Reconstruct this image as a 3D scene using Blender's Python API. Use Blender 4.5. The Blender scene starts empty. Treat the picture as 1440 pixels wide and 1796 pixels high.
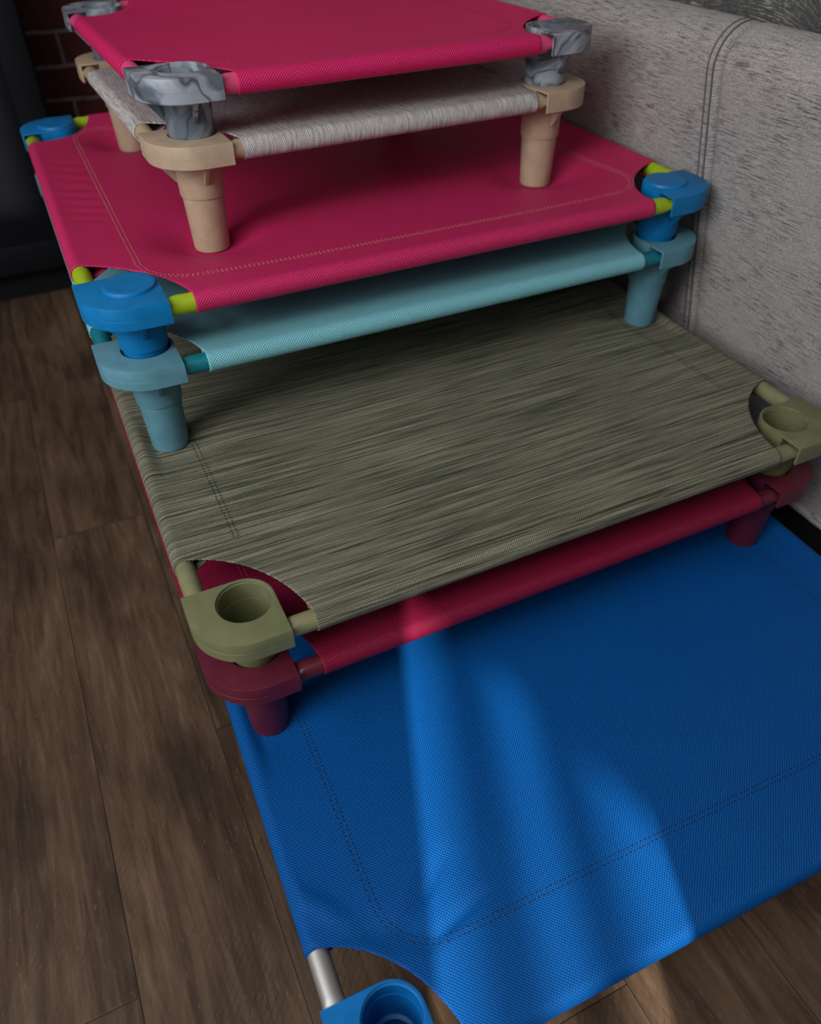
import bpy, bmesh, math, random
from mathutils import Vector, Matrix
random.seed(7)
PI = math.pi
MM = 0.001
sc = bpy.context.scene
C = sc.collection

# ------------------------------------------------------------------ helpers
def link(name, me, parent=None, mat=None):
    o = bpy.data.objects.new(name, me)
    C.objects.link(o)
    if parent is not None:
        o.parent = parent
    if mat is not None:
        if len(me.materials) == 0:
            me.materials.append(mat)
        else:
            me.materials[0] = mat
    return o

def finish(bm, name, smooth_angle=35, recalc=True):
    if recalc:
        bmesh.ops.recalc_face_normals(bm, faces=bm.faces[:])
    me = bpy.data.meshes.new(name)
    bm.to_mesh(me); bm.free()
    if smooth_angle is None:
        me.polygons.foreach_set('use_smooth', [False]*len(me.polygons))
    else:
        me.polygons.foreach_set('use_smooth', [True]*len(me.polygons))
        if smooth_angle < 180:
            me.set_sharp_from_angle(angle=math.radians(smooth_angle))
    me.update()
    return me

def add_box(bm, x0, x1, y0, y1, z0, z1, bevel=0.0, seg=2):
    r = bmesh.ops.create_cube(bm, size=1.0)
    vs = r['verts']
    for v in vs:
        v.co = Vector((x0 + (v.co.x+.5)*(x1-x0), y0 + (v.co.y+.5)*(y1-y0), z0 + (v.co.z+.5)*(z1-z0)))
    if bevel > 0:
        es = list({e for v in vs for e in v.link_edges})
        bmesh.ops.bevel(bm, geom=es, offset=bevel, segments=seg, affect='EDGES', profile=.5, clamp_overlap=True)

def loft(bm, rings, cap0=True, cap1=True, closed=True):
    vr = [[bm.verts.new(p) for p in r] for r in rings]
    n = len(vr[0])
    for a, b in zip(vr[:-1], vr[1:]):
        for i in range(n if closed else n-1):
            j = (i+1) % n
            bm.faces.new((a[i], a[j], b[j], b[i]))
    if cap0: bm.faces.new(vr[0][::-1])
    if cap1: bm.faces.new(vr[-1])
    return vr

def revolve(bm, prof, cx, cy, n=48, cap0=False, cap1=False):
    rings = []
    for r, z in prof:
        rings.append([(cx + r*math.cos(2*PI*k/n), cy + r*math.sin(2*PI*k/n), z) for k in range(n)])
    return loft(bm, rings, cap0, cap1)

def tag(o, label=None, cat=None, group=None, kind=None):
    if label: o['label'] = label
    if cat: o['category'] = cat
    if group: o['group'] = group
    if kind: o['kind'] = kind
    return o

# ------------------------------------------------------------------ node material helpers
class NT:
    def __init__(s, name):
        s.m = bpy.data.materials.new(name); s.m.use_nodes = True
        s.t = s.m.node_tree; s.t.nodes.clear()
        s.out = s.t.nodes.new('ShaderNodeOutputMaterial')
        s.b = s.t.nodes.new('ShaderNodeBsdfPrincipled')
        s.t.links.new(s.b.outputs[0], s.out.inputs[0])
    def n(s, typ, **kw):
        nd = s.t.nodes.new(typ)
        for k, v in kw.items(): setattr(nd, k, v)
        return nd
    def l(s, a, b): s.t.links.new(a, b)
    def set(s, sock, v):
        if isinstance(v, bpy.types.NodeSocket): s.l(v, sock)
        else: sock.default_value = v
    def math(s, op, a, b=None, c=None, clamp=False):
        nd = s.n('ShaderNodeMath', operation=op, use_clamp=clamp)
        s.set(nd.inputs[0], a)
        if b is not None: s.set(nd.inputs[1], b)
        if c is not None: s.set(nd.inputs[2], c)
        return nd.outputs[0]
    def mix(s, f, a, b, blend='MIX'):
        nd = s.n('ShaderNodeMix', data_type='RGBA', blend_type=blend)
        s.set(nd.inputs[0], f)
        s.set(nd.inputs[6], a if isinstance(a, bpy.types.NodeSocket) else (*a, 1))
        s.set(nd.inputs[7], b if isinstance(b, bpy.types.NodeSocket) else (*b, 1))
        return nd.outputs[2]
    def ramp(s, f, stops):
        nd = s.n('ShaderNodeValToRGB')
        e = nd.color_ramp.elements
        while len(e) < len(stops): e.new(.5)
        for el, (p, c) in zip(e, stops):
            el.position = p; el.color = (*c, 1) if len(c) == 3 else c
        s.set(nd.inputs[0], f)
        return nd.outputs[0]
    def mrange(s, f, a, b, c=0., d=1.):
        nd = s.n('ShaderNodeMapRange'); s.set(nd.inputs[0], f)
        for i, v in enumerate((a, b, c, d)): nd.inputs[i+1].default_value = v
        return nd.outputs[0]
    def noise(s, vec, scale, detail=3., rough=.5, dist=0.):
        nd = s.n('ShaderNodeTexNoise'); s.l(vec, nd.inputs['Vector'])
        nd.inputs['Scale'].default_value = scale; nd.inputs['Detail'].default_value = detail
        nd.inputs['Roughness'].default_value = rough; nd.inputs['Distortion'].default_value = dist
        return nd.outputs['Fac']
    def mapping(s, vec, scale=(1,1,1), loc=(0,0,0), rot=(0,0,0)):
        nd = s.n('ShaderNodeMapping'); s.l(vec, nd.inputs['Vector'])
        nd.inputs['Scale'].default_value = scale; nd.inputs['Location'].default_value = loc; nd.inputs['Rotation'].default_value = rot
        return nd.outputs[0]
    def bump(s, h, strength, dist):
        nd = s.n('ShaderNodeBump'); s.l(h, nd.inputs['Height'])
        nd.inputs['Strength'].default_value = strength; nd.inputs['Distance'].default_value = dist
        s.l(nd.outputs[0], s.b.inputs['Normal'])
        return nd
    def base(s, c): s.set(s.b.inputs['Base Color'], c if isinstance(c, bpy.types.NodeSocket) else (*c, 1))
    def rough(s, v): s.set(s.b.inputs['Roughness'], v)
    def spec(s, v): s.b.inputs['Specular IOR Level'].default_value = v

def srgb(r, g, b):
    f = lambda c: (c/255/12.92) if c/255 <= .04045 else ((c/255+.055)/1.055)**2.4
    return (f(r), f(g), f(b))

def plastic(name, col, rough=.48, spec=.4):
    m = NT(name)
    tc = m.n('ShaderNodeTexCoord')
    n1 = m.noise(tc.outputs['Object'], 60, 4)
    n2 = m.noise(tc.outputs['Object'], 900, 2)
    dark = tuple(c*.86 for c in col)
    m.base(m.mix(m.mrange(n1, .35, .65), dark, col))
    m.rough(m.mrange(n1, .3, .7, rough-.06, rough+.08))
    m.spec(spec)
    m.bump(n2, .08, .0004)
    return m.m

def marble_plastic(name):
    m = NT(name)
    tc = m.n('ShaderNodeTexCoord')
    o = tc.outputs['Object']
    nz = m.n('ShaderNodeTexNoise'); m.l(o, nz.inputs['Vector'])
    nz.inputs['Scale'].default_value = 11; nz.inputs['Detail'].default_value = 2
    add = m.n('ShaderNodeVectorMath', operation='MULTIPLY_ADD')
    m.l(nz.outputs['Color'], add.inputs[0]); add.inputs[1].default_value = (.13, .13, .13); m.l(o, add.inputs[2])
    v = m.noise(add.outputs[0], 17, 1.5, .45, .8)
    v2 = m.noise(add.outputs[0], 24, 2, .45, 1.2)
    band = m.math('ABSOLUTE', m.math('SINE', m.math('MULTIPLY', v, PI*4.3)))
    veins = m.mrange(band, .0, .5)
    c1 = m.mix(m.mrange(v2, .4, .6), (.115, .145, .18), (.36, .41, .47))
    c2 = m.mix(m.math('ADD', m.math('MULTIPLY', veins, .8), m.mrange(m.noise(o, 30, 2), .4, .6, 0., .2)), (.045, .055, .07), c1)
    m.base(c2); m.rough(.36); m.spec(.45)
    return m.m

def weave(name, dark, light, pu=1.6, pv=1.7, rough=.5, spec=.28, bump=.8, dist=.0007, streak=None, soil=None, gap=.22):
    """plastic coated woven mesh; uv is in metres on the cloth"""
    m = NT(name)
    uv = m.n('ShaderNodeUVMap'); uv.uv_map = 'UVMap'
    sep = m.n('ShaderNodeSeparateXYZ'); m.l(uv.outputs[0], sep.inputs[0])
    a = m.math('SINE', m.math('MULTIPLY', sep.outputs[0], PI/(pu*MM)))
    b = m.math('SINE', m.math('MULTIPLY', sep.outputs[1], PI/(pv*MM)))
    h = m.mrange(m.math('MULTIPLY', a, b), -1., 1.)
    h = m.mrange(m.math('POWER', h, .8), .22, .72)
    col_d, col_l = dark, light
    if streak:
        lc, dc, axis, ln, amount = streak
        mp = m.mapping(uv.outputs[0], (ln[0], ln[1], 1))
        s1 = m.noise(mp, 1.0, 3, .65)
        mp2 = m.mapping(uv.outputs[0], (ln[0]*2.6, ln[1]*3.1, 1), (7.3, 2.1, 0))
        s2 = m.noise(mp2, 1.0, 2, .6)
        s3 = m.math('ADD', m.math('MULTIPLY', s1, .6), m.math('MULTIPLY', s2, .4))
        s4 = m.mrange(s3, .5-amount, .5+amount)
        col_l = m.mix(s4, dc, lc)
        col_d = m.mix(s4, tuple(c*.40 for c in dc), tuple(c*gap for c in lc))
    big = m.noise(uv.outputs[0], 9, 4, .6)
    c = m.mix(h, col_d, col_l)
    c = m.mix(m.mrange(big, .35, .7, 0, .10), c, (.5, .5, .5), 'MULTIPLY')
    if soil:
        sp = m.noise(uv.outputs[0], 26, 5, .7)
        c = m.mix(m.mrange(sp, .66, .8, 0, .35), c, soil)
    m.base(c); m.rough(rough); m.spec(spec)
    m.bump(h, bump, dist)
    return m.m

# ------------------------------------------------------------------ cot geometry constants (metres)
TB, TS, TL = .02481, .04161, .06651      # corner casting, leg collar, leg tube
H = TB + TS + TL
S = .085                                 # side of the corner casting
RS, RH = .0302, .0274
CC = S - RS
RP = .0103                               # rail radius
PB = .0140                               # rail axis inset
ZC = H - TB/2 + .0002
RF = RP + .0008                          # cloth mid surface radius

def bracket_outline(n_out=18, n_in=18):
    pts = [(0.0, S)]
    R = CC
    for k in range(n_out+1):                       # big outer corner
        a = PI + (PI/2)*k/n_out
        pts.append((CC + R*math.cos(a), CC + R*math.sin(a)))
    pts.append((S, 0.0))
    for k in range(n_in+1):                        # inner corner round the socket
        a = 0 + (PI/2)*k/n_in
        pts.append((CC + RS*math.cos(a), CC + RS*math.sin(a)))
    return pts

def inset(pts, d):
    n = len(pts); out = []
    for i in range(n):
        p0, p1, p2 = Vector(pts[i-1]), Vector(pts[i]), Vector(pts[(i+1) % n])
        e1 = (p1-p0).normalized(); e2 = (p2-p1).normalized()
        n1 = Vector((-e1.y, e1.x)); n2 = Vector((-e2.y, e2.x))
        b = (n1+n2)
        if b.length < 1e-6: b = n1
        b.normalize()
        k = d/max(.35, b.dot(n1))
        q = p1 + b*k
        out.append((q.x, q.y))
    return out

def make_bracket_master(open_hole=True):
    bm = bmesh.new()
    ol = bracket_outline()
    zb, zt = H-TB, H
    zm = zb + TB*.44
    prof = [(zb, .0009), (zb+.0009, 0), (zm-.0003, 0), (zm, .0003), (zm+.0003, 0), (zt-.0011, 0), (zt-.0003, .0003), (zt, .0011)]
    rings = [[(x, y, z) for x, y in inset(ol, d)] for z, d in prof]
    loft(bm, rings)
    body = link('tmp', finish(bm, 'tmp'))
    cutters = []
    def cut(bmc):
        o = link('tmpc', finish(bmc, 'tmpc')); cutters.append(o)
        md = body.modifiers.new('b', 'BOOLEAN'); md.operation = 'DIFFERENCE'; md.solver = 'EXACT'; md.object = o
    if open_hole:
        b = bmesh.new(); revolve(b, [(RH-.0012, zb-.01), (RH-.0012, zt-.0034), (RH, zt-.0030), (RH, zt-.0006), (RH+.0008, zt+.0004), (RH+.0008, zt+.01)], CC, CC, 56, True, True); cut(b)
    w = .0028
    b = bmesh.new(); add_box(b, S-.013, S+.02, w, PB*2-w+.0005+.003, zb+.0002-.01, zt-.0024); cut(b)
    b = bmesh.new(); add_box(b, w, PB*2-w+.0005+.003, S-.013, S+.02, zb+.0002-.01, zt-.0024); cut(b)
    dg = bpy.context.evaluated_depsgraph_get()
    me = bpy.data.meshes.new_from_object(body.evaluated_get(dg))
    for o in cutters + [body]:
        bpy.data.objects.remove(o)
    return me

def make_leg_master():
    bm = bmesh.new()
    z0 = H-TB
    zs = z0 - TS
    ri = .0246
    prof = [(.0262, z0+.0002), (.0272, z0-.0004), (.0264, zs+.0008), (.0261, zs), (.0246, zs),
            (.0245, zs-.0006), (.0217, .004), (.0212, .0018), (.0198, .0004), (.018, 0)]
    inner = [(.018, .002), (.0195, .012), (.0212, zs-.008), (ri, zs-.0045), (.0250, z0), (.0262, z0+.0002)]
    n = 56
    rings = [[(CC+r*math.cos(2*PI*k/n), CC+r*math.sin(2*PI*k/n), z) for k in range(n)] for r, z in prof]
    vr = loft(bm, rings, False, True)
    # inside of the socket tube
    rings = [[(CC+r*math.cos(2*PI*k/n), CC+r*math.sin(2*PI*k/n), z) for k in range(n)] for r, z in
             [(.0254, z0+.0002), (.0248, zs+.02), (.0231, zs-.0045), (.0195, zs-.006), (.0185, zs-.03)]]
    vi = loft(bm, rings, False, True)
    for k in range(n):
        bm.faces.new((vr[0][k], vr[0][(k+1) % n], vi[0][(k+1) % n], vi[0][k]))
    # gusset webs under the casting
    for dx, dy in ((-1, 0), (0, -1)):
        t = .0020; L0, L1 = .0240, .0490; hgt = .0245
        sx, sy = -dy, dx
        quad = [(L0, z0), (L1, z0), (L1-.002, z0-.002), (.0285, z0-hgt), (L0, z0-hgt)]
        a = [(CC+dx*r+sx*t, CC+dy*r+sy*t, z) for r, z in quad]
        b = [(CC+dx*r-sx*t, CC+dy*r-sy*t, z) for r, z in quad]
        loft(bm, [a, b])
    me = finish(bm, 'leg', 35)
    return me

def make_cap_master():
    bm = bmesh.new()
    r = .0278
    prof = [(r+.0006, H-.0008), (r+.0003, H+.0002), (r, H+.0022), (r-.0006, H+.0032), (r-.0018, H+.0037), (r-.006, H+.0037)]
    revolve(bm, prof, CC, CC, 56, True, True)
    return finish(bm, 'cap', 35)

MASTER = {}
MASTER['open'] = make_bracket_master(True)
MASTER['shut'] = make_bracket_master(False)
MASTER['leg'] = make_leg_master()
MASTER['cap'] = make_cap_master()

def placed(me, W, D, corner, name):
    """copy a master casting into one of the four corners of a W x D cot (local origin at cot centre)"""
    fx = corner[1] == 'R'; fy = corner[0] == 'B'
    m = me.copy(); m.name = name
    bm = bmesh.new(); bm.from_mesh(m)
    for v in bm.verts:
        x, y = v.co.x, v.co.y
        if fx: x = W - x
        if fy: y = D - y
        v.co.x = x - W/2; v.co.y = y - D/2
    if fx != fy:
        bmesh.ops.reverse_faces(bm, faces=bm.faces[:])
    bm.to_mesh(m); bm.free()
    m.polygons.foreach_set('use_smooth', [True]*len(m.polygons))
    m.set_sharp_from_angle(angle=math.radians(32))
    return m

def rail_mesh(L):
    """rail along +x from 0 to L with pinched ends, axis at origin"""
    bm = bmesh.new(); n = 28; rings = []
    st = [(0, .62, 1.12), (.020, .62, 1.12), (.024, .68, 1.10), (.0285, .9, 1.04), (.033, 1, 1)]
    prof = st + [(L-x, a, b) for x, a, b in st[::-1]]
    for x, sz, sy in prof:
        rings.append([(x, RP*sy*math.cos(2*PI*k/n), RP*sz*math.sin(2*PI*k/n)) for k in range(n)])
    loft(bm, rings)
    return finish(bm, 'rail', 50)

def scoop_f(b, aF, aS):
    if b <= 0: return aF
    if b >= aS: return 0.
    return aF*(1-(b/aS)**1.85)**(1/1.85)

def make_cloth(W, D, aF, aS, zfun, tail):
    """tensioned cloth: a sheet with four scooped corners whose edges wrap the rails. local corner coordinates"""
    bm = bmesh.new(); uvl = bm.loops.layers.uv.new('UVMap')
    uvd = {}
    def V(co, uv):
        v = bm.verts.new((co[0]-W/2, co[1]-D/2, co[2])); uvd[v] = uv; return v
    bs = []
    k = 30
    bcross = aS*(1-(PB/aF)**1.85)**(1/1.85)
    for i in range(k+1):
        bs.append(PB + (bcross-PB)*(1-(1-i/k)**1.25))
    nmid = 170
    y0, y1 = bs[-1], D-bs[-1]
    rows = bs + [y0+(y1-y0)*i/nmid for i in range(1, nmid)] + [D-b for b in bs[::-1]]
    ts = []
    N = 170
    for i in range(N+1):
        t = i/N
        ts.append(t + .055*math.sin(2*PI*t)*-1)      # finer near both rails
    grid = []
    for y in rows:
        bb = min(y, D-y)
        xl = max(PB, scoop_f(bb, aF, aS)); xr = W-xl
        grid.append([V((xl+(xr-xl)*t, y, zfun(xl+(xr-xl)*t, y)), (xl+(xr-xl)*t, y)) for t in ts])
    def face(a, b, c, d):
        f = bm.faces.new((a, b, c, d))
        for lp in f.loops: lp[uvl].uv = uvd[lp.vert]
    for r0, r1 in zip(grid[:-1], grid[1:]):
        for i in range(N): face(r0[i], r0[i+1], r1[i+1], r1[i])
    ARC = math.radians(205); na = 16
    zt = ZC + RF
    def sleeve(edge, outward, axis, flip):
        prev = edge
        for k in range(1, na+4):
            if k <= na:
                ph = ARC*k/na; off = RF*math.sin(ph); dz = -RF*(1-math.cos(ph)); arc = RF*ph
            else:
                q = (k-na)/3
                off0 = RF*math.sin(ARC); dz0 = -RF*(1-math.cos(ARC))
                off = off0 + (-tail-off0)*q; dz = None; arc = RF*ARC + tail*q
            cur = []
            for e in edge:
                x, y = e.co.x+W/2, e.co.y+D/2
                u, v = uvd[e]
                if k > na:
                    ex, ey = (x, y+outward*-tail) if axis == 'y' else (x+outward*-tail, y)
                    dz = dz0 + (zfun(ex, ey)-.004-zt-dz0)*q
                if axis == 'y': cur.append(V((x, y+outward*off, zt+dz), (u, v+outward*arc)))
                else: cur.append(V((x+outward*off, y, zt+dz), (u+outward*arc, v)))
            for i in range(len(edge)-1):
                if flip: face(prev[i+1], prev[i], cur[i], cur[i+1])
                else: face(prev[i], prev[i+1], cur[i+1], cur[i])
            prev = cur
    sleeve(grid[0], -1, 'y', True)
    sleeve(grid[-1], 1, 'y', False)
    i0, i1 = k_idx(rows, y0), k_idx(rows, y1)
    sleeve([grid[i][0] for i in range(i0, i1+1)], -1, 'x', False)
    sleeve([grid[i][-1] for i in range(i0, i1+1)], 1, 'x', True)
    me = bpy.data.meshes.new('cloth')
    bm.to_mesh(me); bm.free()
    me.polygons.foreach_set('use_smooth', [True]*len(me.polygons))
    return me

def k_idx(rows, y):
    return min(range(len(rows)), key=lambda i: abs(rows[i]-y))

def smooth01(t):
    t = max(0., min(1., t)); return t*t*(3-2*t)

def make_zfun(W, D, sag, dents, ripple=0., crease=0.):
    zt = ZC + RF
    def broad(x, y):
        d = min(x-PB, W-PB-x); e = min(y-PB, D-PB-y)
        u = max(0., min(1., d/(W*.34))); v = max(0., min(1., e/(D*.34)))
        return sag*math.sin(u*PI/2)**.85*math.sin(v*PI/2)**.85 if u > 0 and v > 0 else 0.
    amps = []
    for (dx, dy, dep) in dents:
        amps.append((dx, dy, dep))
    def z(x, y):
        s = broad(x, y)
        d = min(x-PB, W-PB-x, y-PB, D-PB-y)
        edge = smooth01(d/.015)
        for dx, dy, a in amps:
            r = math.hypot(x-dx, y-dy)
            g = 1. if r < .0255 else math.exp(-((r-.0255)/.034)**1.6)
            g *= edge
            s = s*(1-g) + a*g
        if ripple:
            m = smooth01((x-PB)/.03)*smooth01((.085-x)/.025)*smooth01((y-.20)/.12)*smooth01((D-.12-y)/.2)
            s += ripple*m*math.sin(y*2*PI/.034 + 6*x/.07*.3 + 1.5*math.sin(y*21))
        if crease:                                        # tension folds running off the near corner
            for (px, py, ux, uy, L, w, a) in CREASES:
                qx, qy = x-px, y-py
                al = qx*ux+qy*uy; ac = -qx*uy+qy*ux
                if 0 < al < L: s += crease*a*math.sin(PI*al/L)*math.exp(-(ac/w)**2)
        return zt - s
    return z
CREASES = [(.085, .112, .80, .60, .10, .007, 1.0), (.098, .092, .95, .30, .09, .006, .8), (.03, .15, .55, -.35, .07, .010, .7), (.06, .128, -.6, .7, .09, .008, -.7)]

def stitch_mesh(W, D, zfun, path_pts, closed, gap=.0052, dash=.0038, sep=.0052, r=.00065, dents=()):
    bm = bmesh.new()
    P = [Vector((p[0], p[1])) for p in path_pts]
    def off(d):
        out = []
        n = len(P)
        for i in range(n):
            a = P[i-1] if (i > 0 or closed) else P[i]
            b = P[(i+1) % n] if (i < n-1 or closed) else P[i]
            t = (b-a).normalized(); out.append(P[i] + Vector((-t.y, t.x))*d)
        return out
    for d in (-sep/2, sep/2):
        Q = off(d)
        segs = list(zip(Q, Q[1:]+([Q[0]] if closed else [])))
        if not closed: segs = segs[:len(Q)-1]
        # walk along the line
        carry = 0.
        for a, b in segs:
            L = (b-a).length
            if L < 1e-6: continue
            t = (b-a)/L; nrm = Vector((-t.y, t.x))
            s = carry
            while s + dash <= L + dash*.5:
                j = random.uniform(-.0003, .0003)
                p0 = a + t*s + nrm*j; p1 = a + t*(s+dash) + nrm*j
                z0 = zfun(p0.x, p0.y) + .0007; z1 = zfun(p1.x, p1.y) + .0007
                pm = (p0+p1)/2; zm = (z0+z1)/2 + .0005
                if any(math.hypot(pm.x-d0[0], pm.y-d0[1]) < .0255 for d0 in dents):
                    s += gap; continue
                rings = []
                for (p, z, rr) in ((p0, z0-.0005, r*.5), (pm, zm, r), (p1, z1-.0005, r*.5)):
                    ring = []
                    for kk in range(5):
                        an = 2*PI*kk/5
                        ring.append((p.x + nrm.x*rr*math.cos(an) - W/2, p.y + nrm.y*rr*math.cos(an) - D/2, z + rr*math.sin(an)))
                    rings.append(ring)
                loft(bm, rings)
                s += gap
            carry = max(0., s-L)
    return finish(bm, 'stitching', 80)

def rrect(x0, x1, y0, y1, r, step=.02):
    pts = []
    for cx, cy, a0 in ((x1-r, y0+r, -PI/2), (x1-r, y1-r, 0), (x0+r, y1-r, PI/2), (x0+r, y0+r, PI)):
        for k in range(9):
            a = a0 + PI/2*k/8
            pts.append((cx+r*math.cos(a), cy+r*math.sin(a)))
    return pts

CORN = ('FL', 'FR', 'BL', 'BR')
def cot(spec):
    W, D = spec['W'], spec['D']
    th = spec['th']
    x0, y0, z0 = spec['loc']
    cx = x0 + math.cos(th)*W/2 - math.sin(th)*D/2
    cy = y0 + math.sin(th)*W/2 + math.cos(th)*D/2
    root = bpy.data.objects.new('pet_cot', None); C.objects.link(root)
    root.empty_display_size = .1
    root.location = (cx, cy, z0); root.rotation_euler = (0, 0, th)
    tag(root, spec['label'], 'pet cot', 'stacked pet cots')
    # corner castings with legs
    for c in CORN:
        b = link('corner_bracket', placed(MASTER['shut' if spec.get('cap') else 'open'], W, D, c, 'corner_bracket'), root, spec['plastic'])
        if spec.get('bracket_label'): b['label'] = spec['bracket_label']
        if spec.get('cap'):
            link('cap', placed(MASTER['cap'], W, D, c, 'cap'), b, spec['plastic'])
        link('leg', placed(MASTER['leg'], W, D, c, 'leg'), root, spec['plastic'])
    # rails
    e = .060
    for y in (PB, D-PB):
        o = link('rail', rail_mesh(W-2*e), root, spec['rail']); o.location = (e-W/2, y-D/2, ZC)
        if spec.get('rail_label'): o['label'] = spec['rail_label']
    for x in (PB, W-PB):
        o = link('rail', rail_mesh(D-2*e), root, spec['rail']); o.location = (x-W/2, e-D/2, ZC); o.rotation_euler = (0, 0, PI/2)
        if spec.get('rail_label'): o['label'] = spec['rail_label']
    # cloth
    zf = make_zfun(W, D, spec['sag'], spec['dents'], spec.get('ripple', 0), spec.get('crease', 0))
    sy = spec.get('sy', .068); sx = spec.get('sx', .075)
    me = make_cloth(W, D, spec['aF'], spec['aS'], zf, .03)
    cl = link('fabric_bed', me, root, spec['cloth'])
    sol = cl.modifiers.new('thickness', 'SOLIDIFY'); sol.thickness = .0013; sol.offset = 0
    if spec.get('cloth_label'): cl['label'] = spec['cloth_label']
    # stitching
    if spec.get('stitch') == 'loop':
        st = stitch_mesh(W, D, zf, rrect(sx, W-sx, sy, D-sy, .058), True, dents=spec['dents'])
        link('stitching', st, cl, spec['thread'])
    else:
        for xs in (sx, W-sx):
            st = stitch_mesh(W, D, zf, [(xs, .147), (xs, D*.4), (xs, D*.7), (xs, D-.147)], False, dents=spec['dents'])
            link('stitching', st, cl, spec['thread'])
    return root

# ------------------------------------------------------------------ materials for the cots
pinkA = weave('pink mesh', (.27, .003, .036), (.92, .024, .20))
pinkB = weave('rose pink mesh', (.29, .006, .048), (.74, .030, .165), soil=(.42, .08, .12))
lblue = weave('pale blue mesh', (.045, .20, .26), (.29, .69, .77), rough=.55, spec=.25)
burg = weave('burgundy mesh', (.085, .001, .014), (.30, .007, .050), rough=.55, spec=.25)
blue = weave('bright blue mesh', (.0001, .018, .10), (.0002, .120, .455), rough=.5, spec=.16)
olive = weave('olive heather mesh', (.05, .05, .04), (.4, .4, .3), pu=1.45, pv=1.5, rough=.65, spec=.15,
              streak=((.43, .41, .295), (.038, .050, .029), 'x', (5, 300), .105))
tweed = weave('grey tweed mesh', (.3, .3, .3), (.6, .6, .6), pu=1.45, pv=1.5, rough=.65, spec=.15,
              streak=((.95, .92, .91), (.30, .28, .285), 'y', (300, 26), .17), gap=.5)
P_marble = marble_plastic('marbled grey plastic')
P_beige = plastic('beige plastic', (.47, .36, .25))
P_blue = plastic('blue plastic', (.001, .18, .46), .45, .3)
P_lblue = plastic('pale blue plastic', (.105, .27, .345), .5)
P_olive = plastic('olive plastic', (.165, .175, .085), .45)
P_burg = plastic('burgundy plastic', (.105, .010, .026), .45)
P_blue2 = plastic('bright blue plastic', (.001, .155, .47), .45, .3)
R_pink = plastic('pink rail paint', (.72, .075, .20), .35)
R_beige = plastic('beige rail paint', (.43, .335, .21), .35)
R_lime = plastic('lime rail paint', (.33, .47, .012), .35)
R_teal = plastic('teal rail paint', (.004, .165, .21), .35)
R_olive = plastic('olive rail paint', (.205, .205, .105), .33)
R_burg = plastic('burgundy rail paint', (.11, .012, .022), .3)
m = NT('aluminium rail'); m.base((.42, .41, .40)); m.b.inputs['Metallic'].default_value = .8; m.rough(.55)
tc = m.n('ShaderNodeTexCoord'); m.bump(m.noise(tc.outputs['Object'], 500, 2), .05, .0003); R_alu = m.m
def thread(name, c):
    t = NT(name); t.base(c); t.rough(.7); return t.m
T_dark = thread('dark thread', (.012, .012, .012)); T_navy = thread('navy thread', (.001, .014, .06))
T_tan = thread('tan thread', (.42, .15, .12)); T_pink = thread('pink thread', (.40, .01, .08)); T_pale = thread('pale thread', (.30, .10, .11))
T_lb = thread('pale blue thread', (.14, .36, .42))

# ------------------------------------------------------------------ the seven cots
def mm(*a): return tuple(v*MM for v in a)
LX, LY, LTH, LW, LD = -77.4, -30.6, -.0023, 801.9, 1180.
MX, MY, MTH, MW, MD = -83.0, 266.3, -.0018, 815.1, 767.8
SX_, SY_, STH, SW, SD = 38.1, 404.2, .0309, 591.1, 559.3
XX, XY, XTH, XW, XD = -76.1, -357.1, -.0267, 812., 1650.
def to_local(px, py, X, Y, TH):
    dx, dy = (px-X), (py-Y)
    return (dx*math.cos(TH)+dy*math.sin(TH), -dx*math.sin(TH)+dy*math.cos(TH))
def leg_spots(X, Y, TH, W, D):
    c = CC/MM; out = []
    for a in (c, W-c):
        for b in (c, D-c):
            out.append((X+a*math.cos(TH)-b*math.sin(TH), Y+a*math.sin(TH)+b*math.cos(TH)))
    return out
def dents(upper, lower, depth):
    return [(*[v*MM for v in to_local(px, py, lower[0], lower[1], lower[2])], depth*MM) for px, py in leg_spots(*upper)]
Lg, Md, Sm, Xl = (LX, LY, LTH, LW, LD), (MX, MY, MTH, MW, MD), (SX_, SY_, STH, SW, SD), (XX, XY, XTH, XW, XD)
Hm = H/MM
zL0 = 259.35-Hm; zL1 = 328.69-Hm; zM0 = 453.99-Hm; zM1 = 525.03-Hm; zS0 = 625.59-Hm; zS1 = 691.45-Hm
sheet_top = (ZC+RF)/MM + 1.0            # sheet surface above a cot's foot
def dep(z_under, z_leg): return z_under + sheet_top - z_leg      # how deep the leg presses

cot(dict(W=XW*MM, D=XD*MM, th=XTH, loc=mm(XX, XY, 0), plastic=P_blue2, rail=R_alu, cloth=blue, thread=T_navy, stitch='loop', sy=.092, sx=.075,
         aF=.109, aS=.134, sag=.006, dents=dents(Lg, Xl, dep(0, zL0)), crease=.006, rail_label='bare aluminium rail',
         label='bright blue pet cot on the dark floor, lowest of the stack, bare aluminium rails'))
cot(dict(W=LW*MM, D=LD*MM, th=LTH, loc=mm(LX, LY, zL0), plastic=P_burg, rail=R_burg, cloth=burg, thread=T_pink,
         aF=.112, aS=.137, sag=.008, dents=[], label='burgundy pet cot standing on the bright blue one, mostly hidden under the olive cot'))
cot(dict(W=LW*MM, D=LD*MM, th=LTH, loc=mm(LX+.3, LY-.6, zL1), plastic=P_olive, rail=R_olive, cloth=olive, thread=T_dark,
         aF=.111, aS=.137, sag=.007, dents=dents(Md, Lg, dep(zL1, zM0)), sx=.073,
         label='olive green pet cot with streaky woven fabric and open round corner sockets'))
cot(dict(W=MW*MM, D=MD*MM, th=MTH, loc=mm(MX, MY, zM0), plastic=P_lblue, rail=R_teal, cloth=lblue, thread=T_lb, rail_label='teal rail',
         aF=.112, aS=.135, sag=.008, dents=[], label='pale blue pet cot with teal rails standing on the olive green cot'))
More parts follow.
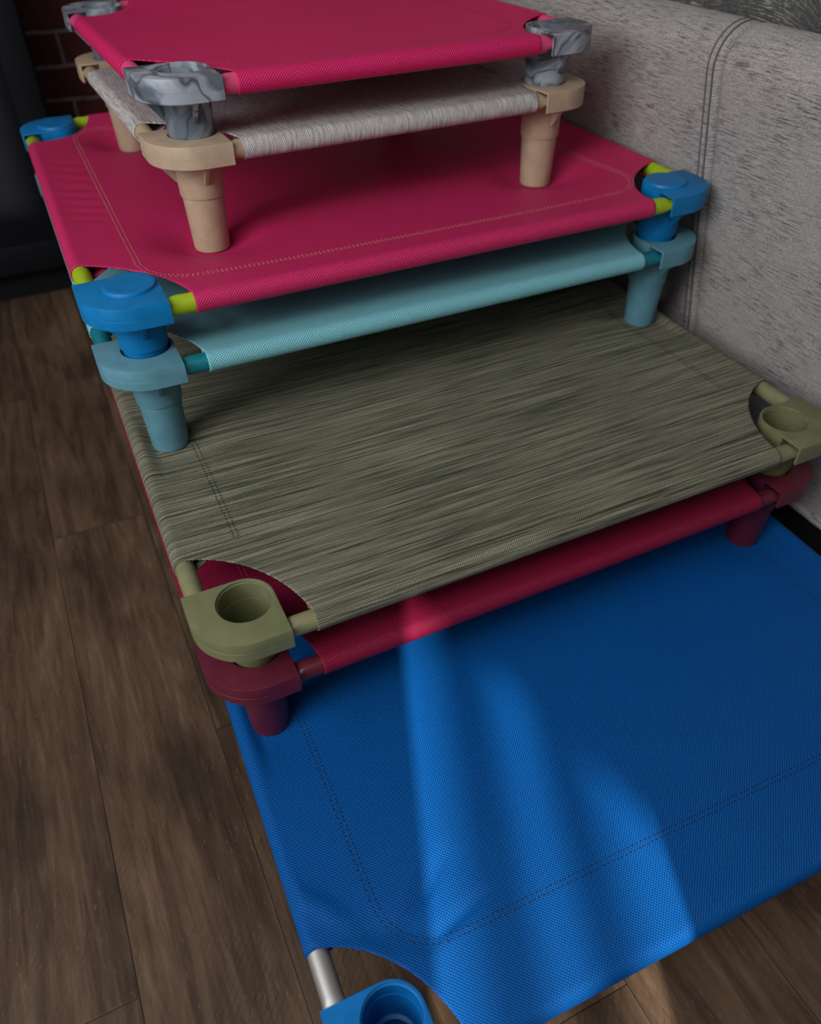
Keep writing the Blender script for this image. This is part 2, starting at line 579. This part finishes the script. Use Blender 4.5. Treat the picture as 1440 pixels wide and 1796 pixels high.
cot(dict(W=MW*MM, D=MD*MM, th=MTH, loc=mm(MX-.6, MY+.3, zM1), plastic=P_blue, rail=R_lime, cloth=pinkB, thread=T_tan, stitch='loop', sy=.062, sx=.075, cap=True,
         rail_label='lime green rail', bracket_label='blue plastic corner bracket',
         aF=.112, aS=.135, sag=.021, dents=dents(Sm, Md, dep(zM1, zS0)), ripple=.0007,
         label='large pink pet cot with lime green rails and capped blue corners'))
cot(dict(W=SW*MM, D=SD*MM, th=STH, loc=mm(SX_, SY_, zS0), plastic=P_beige, rail=R_beige, cloth=tweed, thread=T_dark,
         aF=.099, aS=.130, sag=.008, dents=[], cloth_label='pale grey tweed fabric', label='small pet cot of pale grey tweed with beige plastic legs and corners'))
cot(dict(W=SW*MM, D=SD*MM, th=STH, loc=mm(SX_-.1, SY_+.2, zS1), plastic=P_marble, rail=R_pink, cloth=pinkA, thread=T_pink, stitch='loop', sy=.075, sx=.072,
         aF=.103, aS=.130, sag=.012, dents=[], bracket_label='marbled grey plastic corner bracket', rail_label='pink rail',
         label='small hot pink pet cot on top of the stack, with marbled grey plastic corners'))
for me in list(bpy.data.meshes):
    if me.users == 0: bpy.data.meshes.remove(me)

# ------------------------------------------------------------------ floor
m = NT('dark vinyl plank')
tc = m.n('ShaderNodeTexCoord')
ob = tc.outputs['Object']
sp = m.n('ShaderNodeSeparateXYZ'); m.l(ob, sp.inputs[0])
PWD = .150; PLN = 1.22
cxn = m.math('DIVIDE', m.math('ADD', sp.outputs[0], .230), PWD)
col = m.math('FLOOR', cxn); fx = m.math('FRACT', cxn)
wn = m.n('ShaderNodeTexWhiteNoise', noise_dimensions='1D'); m.l(m.math('ADD', col, .37), wn.inputs['W'])
offs = m.math('ADD', m.math('MULTIPLY', col, .7457), .604)      # plank joints step along
cyn = m.math('DIVIDE', m.math('SUBTRACT', sp.outputs[1], offs), PLN)
row = m.math('FLOOR', cyn); fy = m.math('FRACT', cyn)
wid = m.n('ShaderNodeTexWhiteNoise', noise_dimensions='2D')
cmb = m.n('ShaderNodeCombineXYZ'); m.l(col, cmb.inputs[0]); m.l(row, cmb.inputs[1]); m.l(cmb.outputs[0], wid.inputs['Vector'])
ids = wid.outputs['Value']
cmb2 = m.n('ShaderNodeCombineXYZ')
m.l(m.math('ADD', sp.outputs[0], m.math('MULTIPLY', ids, 7.)), cmb2.inputs[0])
m.l(m.math('ADD', sp.outputs[1], m.math('MULTIPLY', ids, 13.)), cmb2.inputs[1])
vec = cmb2.outputs[0]
g1 = m.noise(m.mapping(vec, (22, 2.2, 1)), 1., 6, .62, 1.2)
g2 = m.noise(m.mapping(vec, (130, 14, 1)), 1., 4, .65, .6)
g3 = m.noise(m.mapping(vec, (7, 3, 1)), 1., 3, .5)
saw = m.n('ShaderNodeTexWave'); saw.wave_type = 'BANDS'; saw.bands_direction = 'X'
m.l(m.mapping(vec, (1, 1, 1), (0, 0, 0), (0, 0, math.radians(38))), saw.inputs['Vector'])
saw.inputs['Scale'].default_value = 46; saw.inputs['Distortion'].default_value = 1.1; saw.inputs['Detail'].default_value = 2; saw.inputs['Detail Scale'].default_value = 2
sawm = m.mrange(saw.outputs['Fac'], .0, .10)                     # thin saw marks across the grain
sawmask = m.math('MULTIPLY', m.mrange(m.noise(vec, 8, 3), .48, .66), m.mrange(m.noise(m.mapping(vec, (60, 60, 1)), 1., 3), .35, .6))
v = m.math('ADD', m.math('MULTIPLY', g1, .46), m.math('ADD', m.math('MULTIPLY', g2, .26), m.math('MULTIPLY', g3, .28)))
wood = m.ramp(v, [(.30, (.017, .0095, .0055)), (.44, (.060, .035, .021)), (.56, (.120, .074, .045)), (.70, (.23, .152, .098))])
tone = m.mrange(ids, 0, 1, .75, 1.12)
tn = m.n('ShaderNodeCombineColor'); [m.l(tone, tn.inputs[i]) for i in range(3)]
wood = m.mix(1., wood, tn.outputs[0], 'MULTIPLY')
sawk = m.math('MULTIPLY', m.math('SUBTRACT', 1., sawm), m.math('MULTIPLY', sawmask, .55))
wood = m.mix(sawk, wood, (.010, .007, .005))
scr = m.noise(m.mapping(vec, (420, 70, 1), (0, 0, 0), (0, 0, math.radians(30))), 1., 2, .6)
wood = m.mix(m.mrange(scr, .62, .74, 0, .5), wood, (.21, .15, .105))
blot = m.noise(m.mapping(vec, (9, 3.2, 1), (4, 2, 0)), 1., 4, .55)
wood = m.mix(m.mrange(blot, .54, .68, 0, .62), wood, (.022, .014, .0095))
ex = m.math('MINIMUM', fx, m.math('SUBTRACT', 1., fx)); ey = m.math('MINIMUM', fy, m.math('SUBTRACT', 1., fy))
gap = m.math('MINIMUM', m.mrange(ex, 0, .006), m.mrange(ey, 0, .0008))
wood = m.mix(gap, (.006, .004, .003), wood)
m.base(wood); m.rough(m.mrange(g2, .3, .7, .42, .6)); m.spec(.32)
hh = m.math('ADD', m.math('MULTIPLY', g2, .55), m.math('ADD', m.math('MULTIPLY', gap, .8), m.math('MULTIPLY', sawk, -.6)))
m.bump(hh, .45, .0012)
floor_m = m.m
bm = bmesh.new(); add_box(bm, -1.6, 2.4, -1.06, 2.0, -.05, 0.)
tag(link('floor', finish(bm, 'floor', None), None, floor_m), kind='structure')

# ------------------------------------------------------------------ brick wall
m = NT('old brick')
tc = m.n('ShaderNodeTexCoord')
mp = m.mapping(tc.outputs['Object'], (1, 1, 1), (0.027, -.005, 0), (math.radians(-90), 0, 0))
sx_ = m.n('ShaderNodeSeparateXYZ'); m.l(tc.outputs['Object'], sx_.inputs[0])
cb = m.n('ShaderNodeCombineXYZ'); m.l(m.math('ADD', sx_.outputs[0], .036), cb.inputs[0]); m.l(m.math('ADD', sx_.outputs[2], -.0005), cb.inputs[1])
wob = m.n('ShaderNodeTexNoise'); m.l(cb.outputs[0], wob.inputs['Vector']); wob.inputs['Scale'].default_value = 16
va = m.n('ShaderNodeVectorMath', operation='MULTIPLY_ADD'); m.l(wob.outputs['Color'], va.inputs[0]); va.inputs[1].default_value = (.010, .010, 0); m.l(cb.outputs[0], va.inputs[2])
br = m.n('ShaderNodeTexBrick'); m.l(va.outputs[0], br.inputs['Vector'])
br.inputs['Scale'].default_value = 1.; br.inputs['Brick Width'].default_value = .22; br.inputs['Row Height'].default_value = .075
br.inputs['Mortar Size'].default_value = .006; br.inputs['Mortar Smooth'].default_value = .5; br.inputs['Bias'].default_value = -.2
br.inputs['Color1'].default_value = (.13, .036, .036, 1); br.inputs['Color2'].default_value = (.07, .018, .020, 1); br.inputs['Mortar'].default_value = (.30, .225, .215, 1)
n1 = m.noise(tc.outputs['Object'], 45, 5, .65)
bc = m.mix(m.mrange(n1, .3, .75, .0, .55), br.outputs['Color'], (.020, .009, .009))
m.base(bc); m.rough(.85); m.spec(.2)
bh = m.math('ADD', m.math('MULTIPLY', br.outputs['Fac'], -1.), m.math('MULTIPLY', n1, .5))
m.bump(bh, .8, .006)
brick_m = m.m
YB = 1.85
bm = bmesh.new(); add_box(bm, -1.6, 2.4, YB, YB+.12, 0, 2.5)
tag(link('wall_back', finish(bm, 'wall_back', None), None, brick_m), kind='structure')

# ------------------------------------------------------------------ walls with openings, behind and left of the camera
def paint(name, c):
    t = NT(name); tc = t.n('ShaderNodeTexCoord'); t.base(c); t.rough(.8); t.bump(t.noise(tc.outputs['Object'], 300, 3), .1, .001); return t.m
wallp = paint('wall paint', (.30, .29, .28)); trimp = paint('white trim paint', (.6, .6, .58))
def wall_y(name, y0, y1, x0, x1, z1, hole):
    hx0, hx1, hz0, hz1 = hole
    bm = bmesh.new()
    for b in ((x0, hx0, 0, z1), (hx1, x1, 0, z1), (hx0, hx1, 0, hz0), (hx0, hx1, hz1, z1)):
        if b[1]-b[0] > 1e-4 and b[3]-b[2] > 1e-4: add_box(bm, b[0], b[1], y0, y1, b[2], b[3])
    return tag(link(name, finish(bm, name, None), None, wallp), kind='structure')
def wall_x(name, x0, x1, y0, y1, z1, hole):
    hy0, hy1, hz0, hz1 = hole
    bm = bmesh.new()
    for b in ((y0, hy0, 0, z1), (hy1, y1, 0, z1), (hy0, hy1, 0, hz0), (hy0, hy1, hz1, z1)):
        add_box(bm, x0, x1, b[0], b[1], b[2], b[3])
    return tag(link(name, finish(bm, name, None), None, wallp), kind='structure')
SIDE = (-.262, .012, .30, 1.30)  # unseen opening, sized so the wall shapes the sun patch
wall_y('wall_front', -1.06, -1.0, -1.6, 2.4, 2.5, SIDE)
WIN = (-.95, .75, .75, 2.05)
wall_x('wall_left', -1.66, -1.6, -1.06, 1.97, 2.5, WIN)
bm = bmesh.new()
y0, y1, z0, z1 = WIN
for a, b, c, d in ((y0, y0+.05, z0, z1), (y1-.05, y1, z0, z1), (y0, y1, z0, z0+.05), (y0, y1, z1-.05, z1), ((y0+y1)/2-.02, (y0+y1)/2+.02, z0, z1)):
    add_box(bm, -1.65, -1.61, a, b, c, d)
tag(link('window_1', finish(bm, 'window_1', None), None, trimp), kind='structure')
# unseen sun blockers added outside: posts make the streaks, a sloped slab ends them
SUN_AZ = Vector((.352, .936)); EL = math.radians(40)
def at_u(u, Y): return (u + SUN_AZ.x*Y)/SUN_AZ.y        # x of the sun plane u at depth Y
bm = bmesh.new()
Yp = -3.4
for u, w in ((.190, .060), (.281, .050)):
    x = at_u(u, Yp); add_box(bm, x-w/2, x+w/2, Yp-.03, Yp, 0, 4.2)
add_box(bm, at_u(-.2, Yp), at_u(.6, Yp), Yp-.03, Yp, 0, .05)
tag(link('sun_blocker_1', finish(bm, 'sun_blocker_1', None), None, trimp), kind='structure')
bm = bmesh.new()
Yr = -2.6
def hz(y, z=.130): return z + (y*1. - Yr)/SUN_AZ.y*math.tan(EL)
xa, za = at_u(.10, Yr), hz(.23); xb, zb = at_u(.33, Yr), hz(-.19)
dxr = (xb-xa); sl = (zb-za)/dxr
pts = [(xa-.8, za-.8*sl), (xb+.8, zb+.8*sl)]
ring = [(pts[0][0], pts[0][1]), (pts[1][0], pts[1][1]), (pts[1][0], pts[1][1]+1.6), (pts[0][0], pts[0][1]+1.6)]
loft(bm, [[(x, Yr, z) for x, z in ring], [(x, Yr-.05, z) for x, z in ring]])
tag(link('sun_blocker_2', finish(bm, 'sun_blocker_2', None), None, trimp), kind='structure')  # unseen slab added to cut off the sun streaks

# ------------------------------------------------------------------ black cabinet
bk = NT('black lacquer'); tcb = bk.n('ShaderNodeTexCoord'); bk.base((.006, .007, .009)); bk.rough(.6); bk.spec(.15)
bk.bump(bk.noise(bk.mapping(tcb.outputs['Object'], (60, 60, 6)), 1., 3), .08, .001); black_m = bk.m
root = bpy.data.objects.new('cabinet', None); C.objects.link(root); root.location = (-.46, 1.68, 0)
tag(root, 'black wooden cabinet standing against the brick wall', 'cabinet')
bm = bmesh.new(); add_box(bm, -.45, .45, -.117, .165, .06, 1.10, .004); add_box(bm, -.43, .43, -.10, .15, 0, .062)
link('body', finish(bm, 'body', 30), root, black_m)
for x0, x1 in ((-.445, -.003), (.003, .445)):
    bm = bmesh.new(); add_box(bm, x0, x1, -.135, -.1165, .075, 1.085, .003)
    for a, b, c, d in ((x0, x0+.06, .075, 1.085), (x1-.06, x1, .075, 1.085), (x0, x1, .075, .145), (x0, x1, 1.015, 1.085)):
        add_box(bm, a, b, -.145, -.134, c, d, .003)
    dr = link('door', finish(bm, 'door', 30), root, black_m)
    bm = bmesh.new(); hx = x1-.03 if x0 < -.1 else x0+.03
    add_box(bm, hx-.006, hx+.006, -.170, -.158, .60, .76, .003); add_box(bm, hx-.005, hx+.005, -.160, -.143, .61, .62); add_box(bm, hx-.005, hx+.005, -.160, -.143, .74, .75)
    link('handle', finish(bm, 'handle', 30), dr, black_m)

# ------------------------------------------------------------------ sofa (back leans towards the cots)
def chenille(name, c_lo, c_hi, c_fleck, fl=.5):
    m = NT(name)
    uv = m.n('ShaderNodeUVMap'); uv.uv_map = 'UVMap'; u = uv.outputs[0]
    fine = m.noise(m.mapping(u, (260, 700, 1)), 1., 3, .7)
    fl1 = m.noise(m.mapping(u, (38, 430, 1), (3, 1, 0)), 1., 4, .72)
    fl2 = m.noise(m.mapping(u, (420, 60, 1), (9, 4, 0)), 1., 3, .7)
    patch = m.noise(m.mapping(u, (11, 16, 1)), 1., 3, .6)
    base = m.mix(m.mrange(fine, .3, .7), c_lo, c_hi)
    base = m.mix(m.mrange(fl2, .55, .72, 0, .35), base, c_fleck)
    k = m.math('MULTIPLY', m.mrange(fl1, .51, .60), m.mrange(patch, .36, .60, .12, 1.))
    c = m.mix(m.math('MULTIPLY', k, fl), base, c_fleck)
    c = m.mix(m.math('MULTIPLY', m.mrange(fl1, .44, .34), .30), c, tuple(min(1, x*1.5) for x in c_hi))
    m.base(c); m.rough(.75); m.spec(.15)
    m.b.inputs['Sheen Weight'].default_value = .15
    m.bump(m.math('ADD', fine, m.math('MULTIPLY', k, -.8)), .5, .0012)
    return m.m
sofa_m = chenille('grey chenille', (.22, .207, .203), (.50, .478, .467), (.055, .048, .045), .80)
sofa_d = chenille('dark grey chenille', (.040, .041, .041), (.105, .105, .102), (.42, .41, .38), .85)
seam_m = NT('seam thread'); seam_m.base((.13, .12, .115)); seam_m.rough(.9); seam_m = seam_m.m
sofa_k = NT('black underside shade'); sofa_k.base((.008, .008, .008)); sofa_k.rough(.9); sofa_k = sofa_k.m
sroot = bpy.data.objects.new('sofa', None); C.objects.link(sroot); sroot.location = (1.05, .5, 0)
tag(sroot, 'grey chenille sofa with a leaning panelled back beside the cots', 'sofa')
SO = Vector(sroot.location)
def back_profile():
    pts = []
    xb, zb_ = .8165, .106
    k = .184
    zt_ = .651
    for i in range(0, 25):
        z = zb_ + (zt_-zb_)*i/24
        pts.append((xb - k*(z-zb_), z))
    # rounded top
    x_e, z_e = pts[-1]
    d = Vector((-k, 1)).normalized(); nrm = Vector((d.y, -d.x))      # nrm points away from the cots
    R = .045
    c = Vector((x_e, z_e)) + nrm*R
    for i in range(1, 17):
        a = PI*1.0*i/16
        v = -nrm*math.cos(a) + d*math.sin(a)
        pts.append((c.x+v.x*R, c.y+v.y*R))
    xe, ze = pts[-1]
    pts.append((xe+.09, ze-.45)); pts.append((xb+.02, zb_))
    return pts
BP = back_profile()
def back_panel(y0, y1, end0, end1):
    bm = bmesh.new(); uvl = bm.loops.layers.uv.new('UVMap')
    # stations along y with rounded ends
    R = .011
    st = []
    for k in range(7):
        a = PI/2*k/6
        st.append((y0 + R*(1-math.sin(a)) if end0 else y0, R*(1-math.cos(PI/2-a)) if end0 else 0))
    st = []
    if end0:
        for k in range(8):
            a = PI/2*k/7; st.append((y0+R*(1-math.cos(a)), R*(1-math.sin(a))))
    else: st.append((y0, 0))
    n = 24
    ys = y0+R if end0 else y0; ye = y1-R if end1 else y1
    for k in range(1, n): st.append((ys+(ye-ys)*k/n, 0))
    if end1:
        for k in range(8):
            a = PI/2*(1-k/7); st.append((y1-R*(1-math.cos(a)), R*(1-math.sin(a))))
    else: st.append((y1, 0))
    arc = [0.]
    for a, b in zip(BP[:-1], BP[1:]): arc.append(arc[-1]+math.hypot(b[0]-a[0], b[1]-a[1]))
    NP = len(BP)
    nor = []
    for i in range(NP):
        a = Vector(BP[max(0, i-1)]); b = Vector(BP[min(NP-1, i+1)])
        t = (b-a).normalized(); nor.append(Vector((t.y, -t.x)))
    rows = []
    for y, d in st:
        r = []
        for i, (x, z) in enumerate(BP):
            puff = 0.
            p = Vector((x, z)) + nor[i]*(d)
            v = bm.verts.new((p.x-SO.x, y-SO.y, p.y)); r.append((v, (y, arc[i])))
        rows.append(r)
    for r0, r1 in zip(rows[:-1], rows[1:]):
        for i in range(NP-1):
            vs = (r0[i], r0[i+1], r1[i+1], r1[i])
            f = bm.faces.new([q[0] for q in vs])
            for lp, q in zip(f.loops, vs): lp[uvl].uv = q[1]
    for r in (rows[0], rows[-1]):
        f = bm.faces.new([q[0] for q in r])
        for lp, q in zip(f.loops, r): lp[uvl].uv = q[1]
    return finish(bm, 'back_panel', 60)
YSEAM = .309
link('back_panel', back_panel(-.75, YSEAM, False, True), sroot, sofa_m)
lp_ = link('back_panel', back_panel(YSEAM+.002, 1.62, True, False), sroot, sofa_m)
# twin needle seam beside the join
bm = bmesh.new()
for yy in (YSEAM+.0105, YSEAM+.0205):
    rings = []
    for i in range(0, len(BP)-4):
        a = Vector(BP[max(0, i-1)]); b = Vector(BP[i+1]); t = (b-a).normalized(); nn = Vector((-t.y, t.x))
        p = Vector(BP[i]); w, h = .0011, .0009
        rings.append([((p.x+nn.x*hh)-SO.x, yy+dy-SO.y, p.y+nn.y*hh) for dy, hh in ((-w, -h), (w, -h), (w, h), (-w, h))])
    loft(bm, rings)
link('seam', finish(bm, 'seam', 60), lp_, seam_m)
# bottom piping
bm = bmesh.new(); r = .0075; rings = []
for k in range(2):
    y = (-.75, 1.62)[k]
    rings.append([(.8155+r*math.cos(2*PI*j/12)-SO.x, y-SO.y, .108+r*math.sin(2*PI*j/12)) for j in range(12)])
vr = loft(bm, rings)
uvl = bm.loops.layers.uv.new('UVMap')
for f in bm.faces:
    for lp in f.loops: lp[uvl].uv = (lp.vert.co.y, lp.vert.co.z)
link('piping', finish(bm, 'piping', 60), sroot, sofa_m)
# inner seat cushions and frame, then a black box for the shade underneath
def cushion(x0, x1, y0, y1, z0, z1, bev, mat, name):
    bm = bmesh.new(); add_box(bm, x0-SO.x, x1-SO.x, y0-SO.y, y1-SO.y, z0, z1, bev, 6)
    uvl = bm.loops.layers.uv.new('UVMap')
    for f in bm.faces:
        for lp in f.loops:
            c = lp.vert.co; n = f.normal
            lp[uvl].uv = (c.y, c.z + c.x) if abs(n.y) < .8 else (c.x, c.z)
    return link(name, finish(bm, name, 60), sroot, mat)
cushion(.845, 1.05, -.745, .30, .36, .79, .06, sofa_d, 'back_cushion')
cushion(.845, 1.05, .31, 1.35, .36, .79, .06, sofa_d, 'back_cushion')
cushion(.90, 1.70, -.745, .30, .33, .47, .04, sofa_d, 'seat_cushion')
cushion(.90, 1.70, .31, 1.35, .33, .47, .04, sofa_d, 'seat_cushion')
cushion(.835, 1.72, -.75, 1.62, .108, .33, .01, sofa_m, 'seat_frame')
bm = bmesh.new(); add_box(bm, .86-SO.x, 1.68-SO.x, -.72-SO.y, 1.58-SO.y, 0, .108)
link('shade_block', finish(bm, 'shade_block', None), sroot, sofa_k)  # solid black box stands in for the shaded gap under the sofa

# ------------------------------------------------------------------ lights
w = bpy.data.worlds.new('World'); sc.world = w; w.use_nodes = True
bg = w.node_tree.nodes['Background']; bg.inputs[0].default_value = (.93, .96, 1.0, 1); bg.inputs[1].default_value = .15
def area(name, loc, target, sx, sy, e, col):
    l = bpy.data.lights.new(name, 'AREA'); l.shape = 'RECTANGLE'; l.size = sx; l.size_y = sy; l.energy = e; l.color = col
    o = bpy.data.objects.new(name, l); C.objects.link(o); o.location = loc
    o.rotation_euler = (Vector(target)-Vector(loc)).to_track_quat('-Z', 'Y').to_euler()
    return o
area('window_daylight', (-1.57, -.45, 1.45), (.35, .2, .4), 1.0, 1.1, 28, (.98, .985, 1.0))
area('front_daylight', (-.75, -.97, 1.75), (.15, .35, .2), .9, .9, 19, (1.0, .985, .96))
sun = bpy.data.lights.new('sun', 'SUN'); sun.energy = 5.6; sun.angle = math.radians(.7); sun.color = (1., .93, .82)
so = bpy.data.objects.new('sun', sun); C.objects.link(so)
dv = Vector((SUN_AZ.x*math.cos(EL), SUN_AZ.y*math.cos(EL), -math.sin(EL)))
so.rotation_euler = dv.to_track_quat('-Z', 'Y').to_euler()
so.location = (-1, -3, 3)

# ------------------------------------------------------------------ camera
cd = bpy.data.cameras.new('camera'); co = bpy.data.objects.new('camera', cd); C.objects.link(co)
co.location = (-.0892, -.4987, .8829); co.rotation_euler = (.8469952, .0086275, -.4451530)
cd.sensor_fit = 'VERTICAL'; cd.sensor_height = 36.; cd.sensor_width = 36.*1440/1796
cd.lens = 36.*1357.716/1796
cd.clip_start = .02
cd.dof.use_dof = True; cd.dof.focus_distance = .84; cd.dof.aperture_fstop = 3.8
sc.camera = co
sc.view_settings.view_transform = 'Standard'; sc.view_settings.look = 'None'; sc.view_settings.gamma = 1.; sc.view_settings.use_curve_mapping = False
sc.view_settings.exposure = 0.10
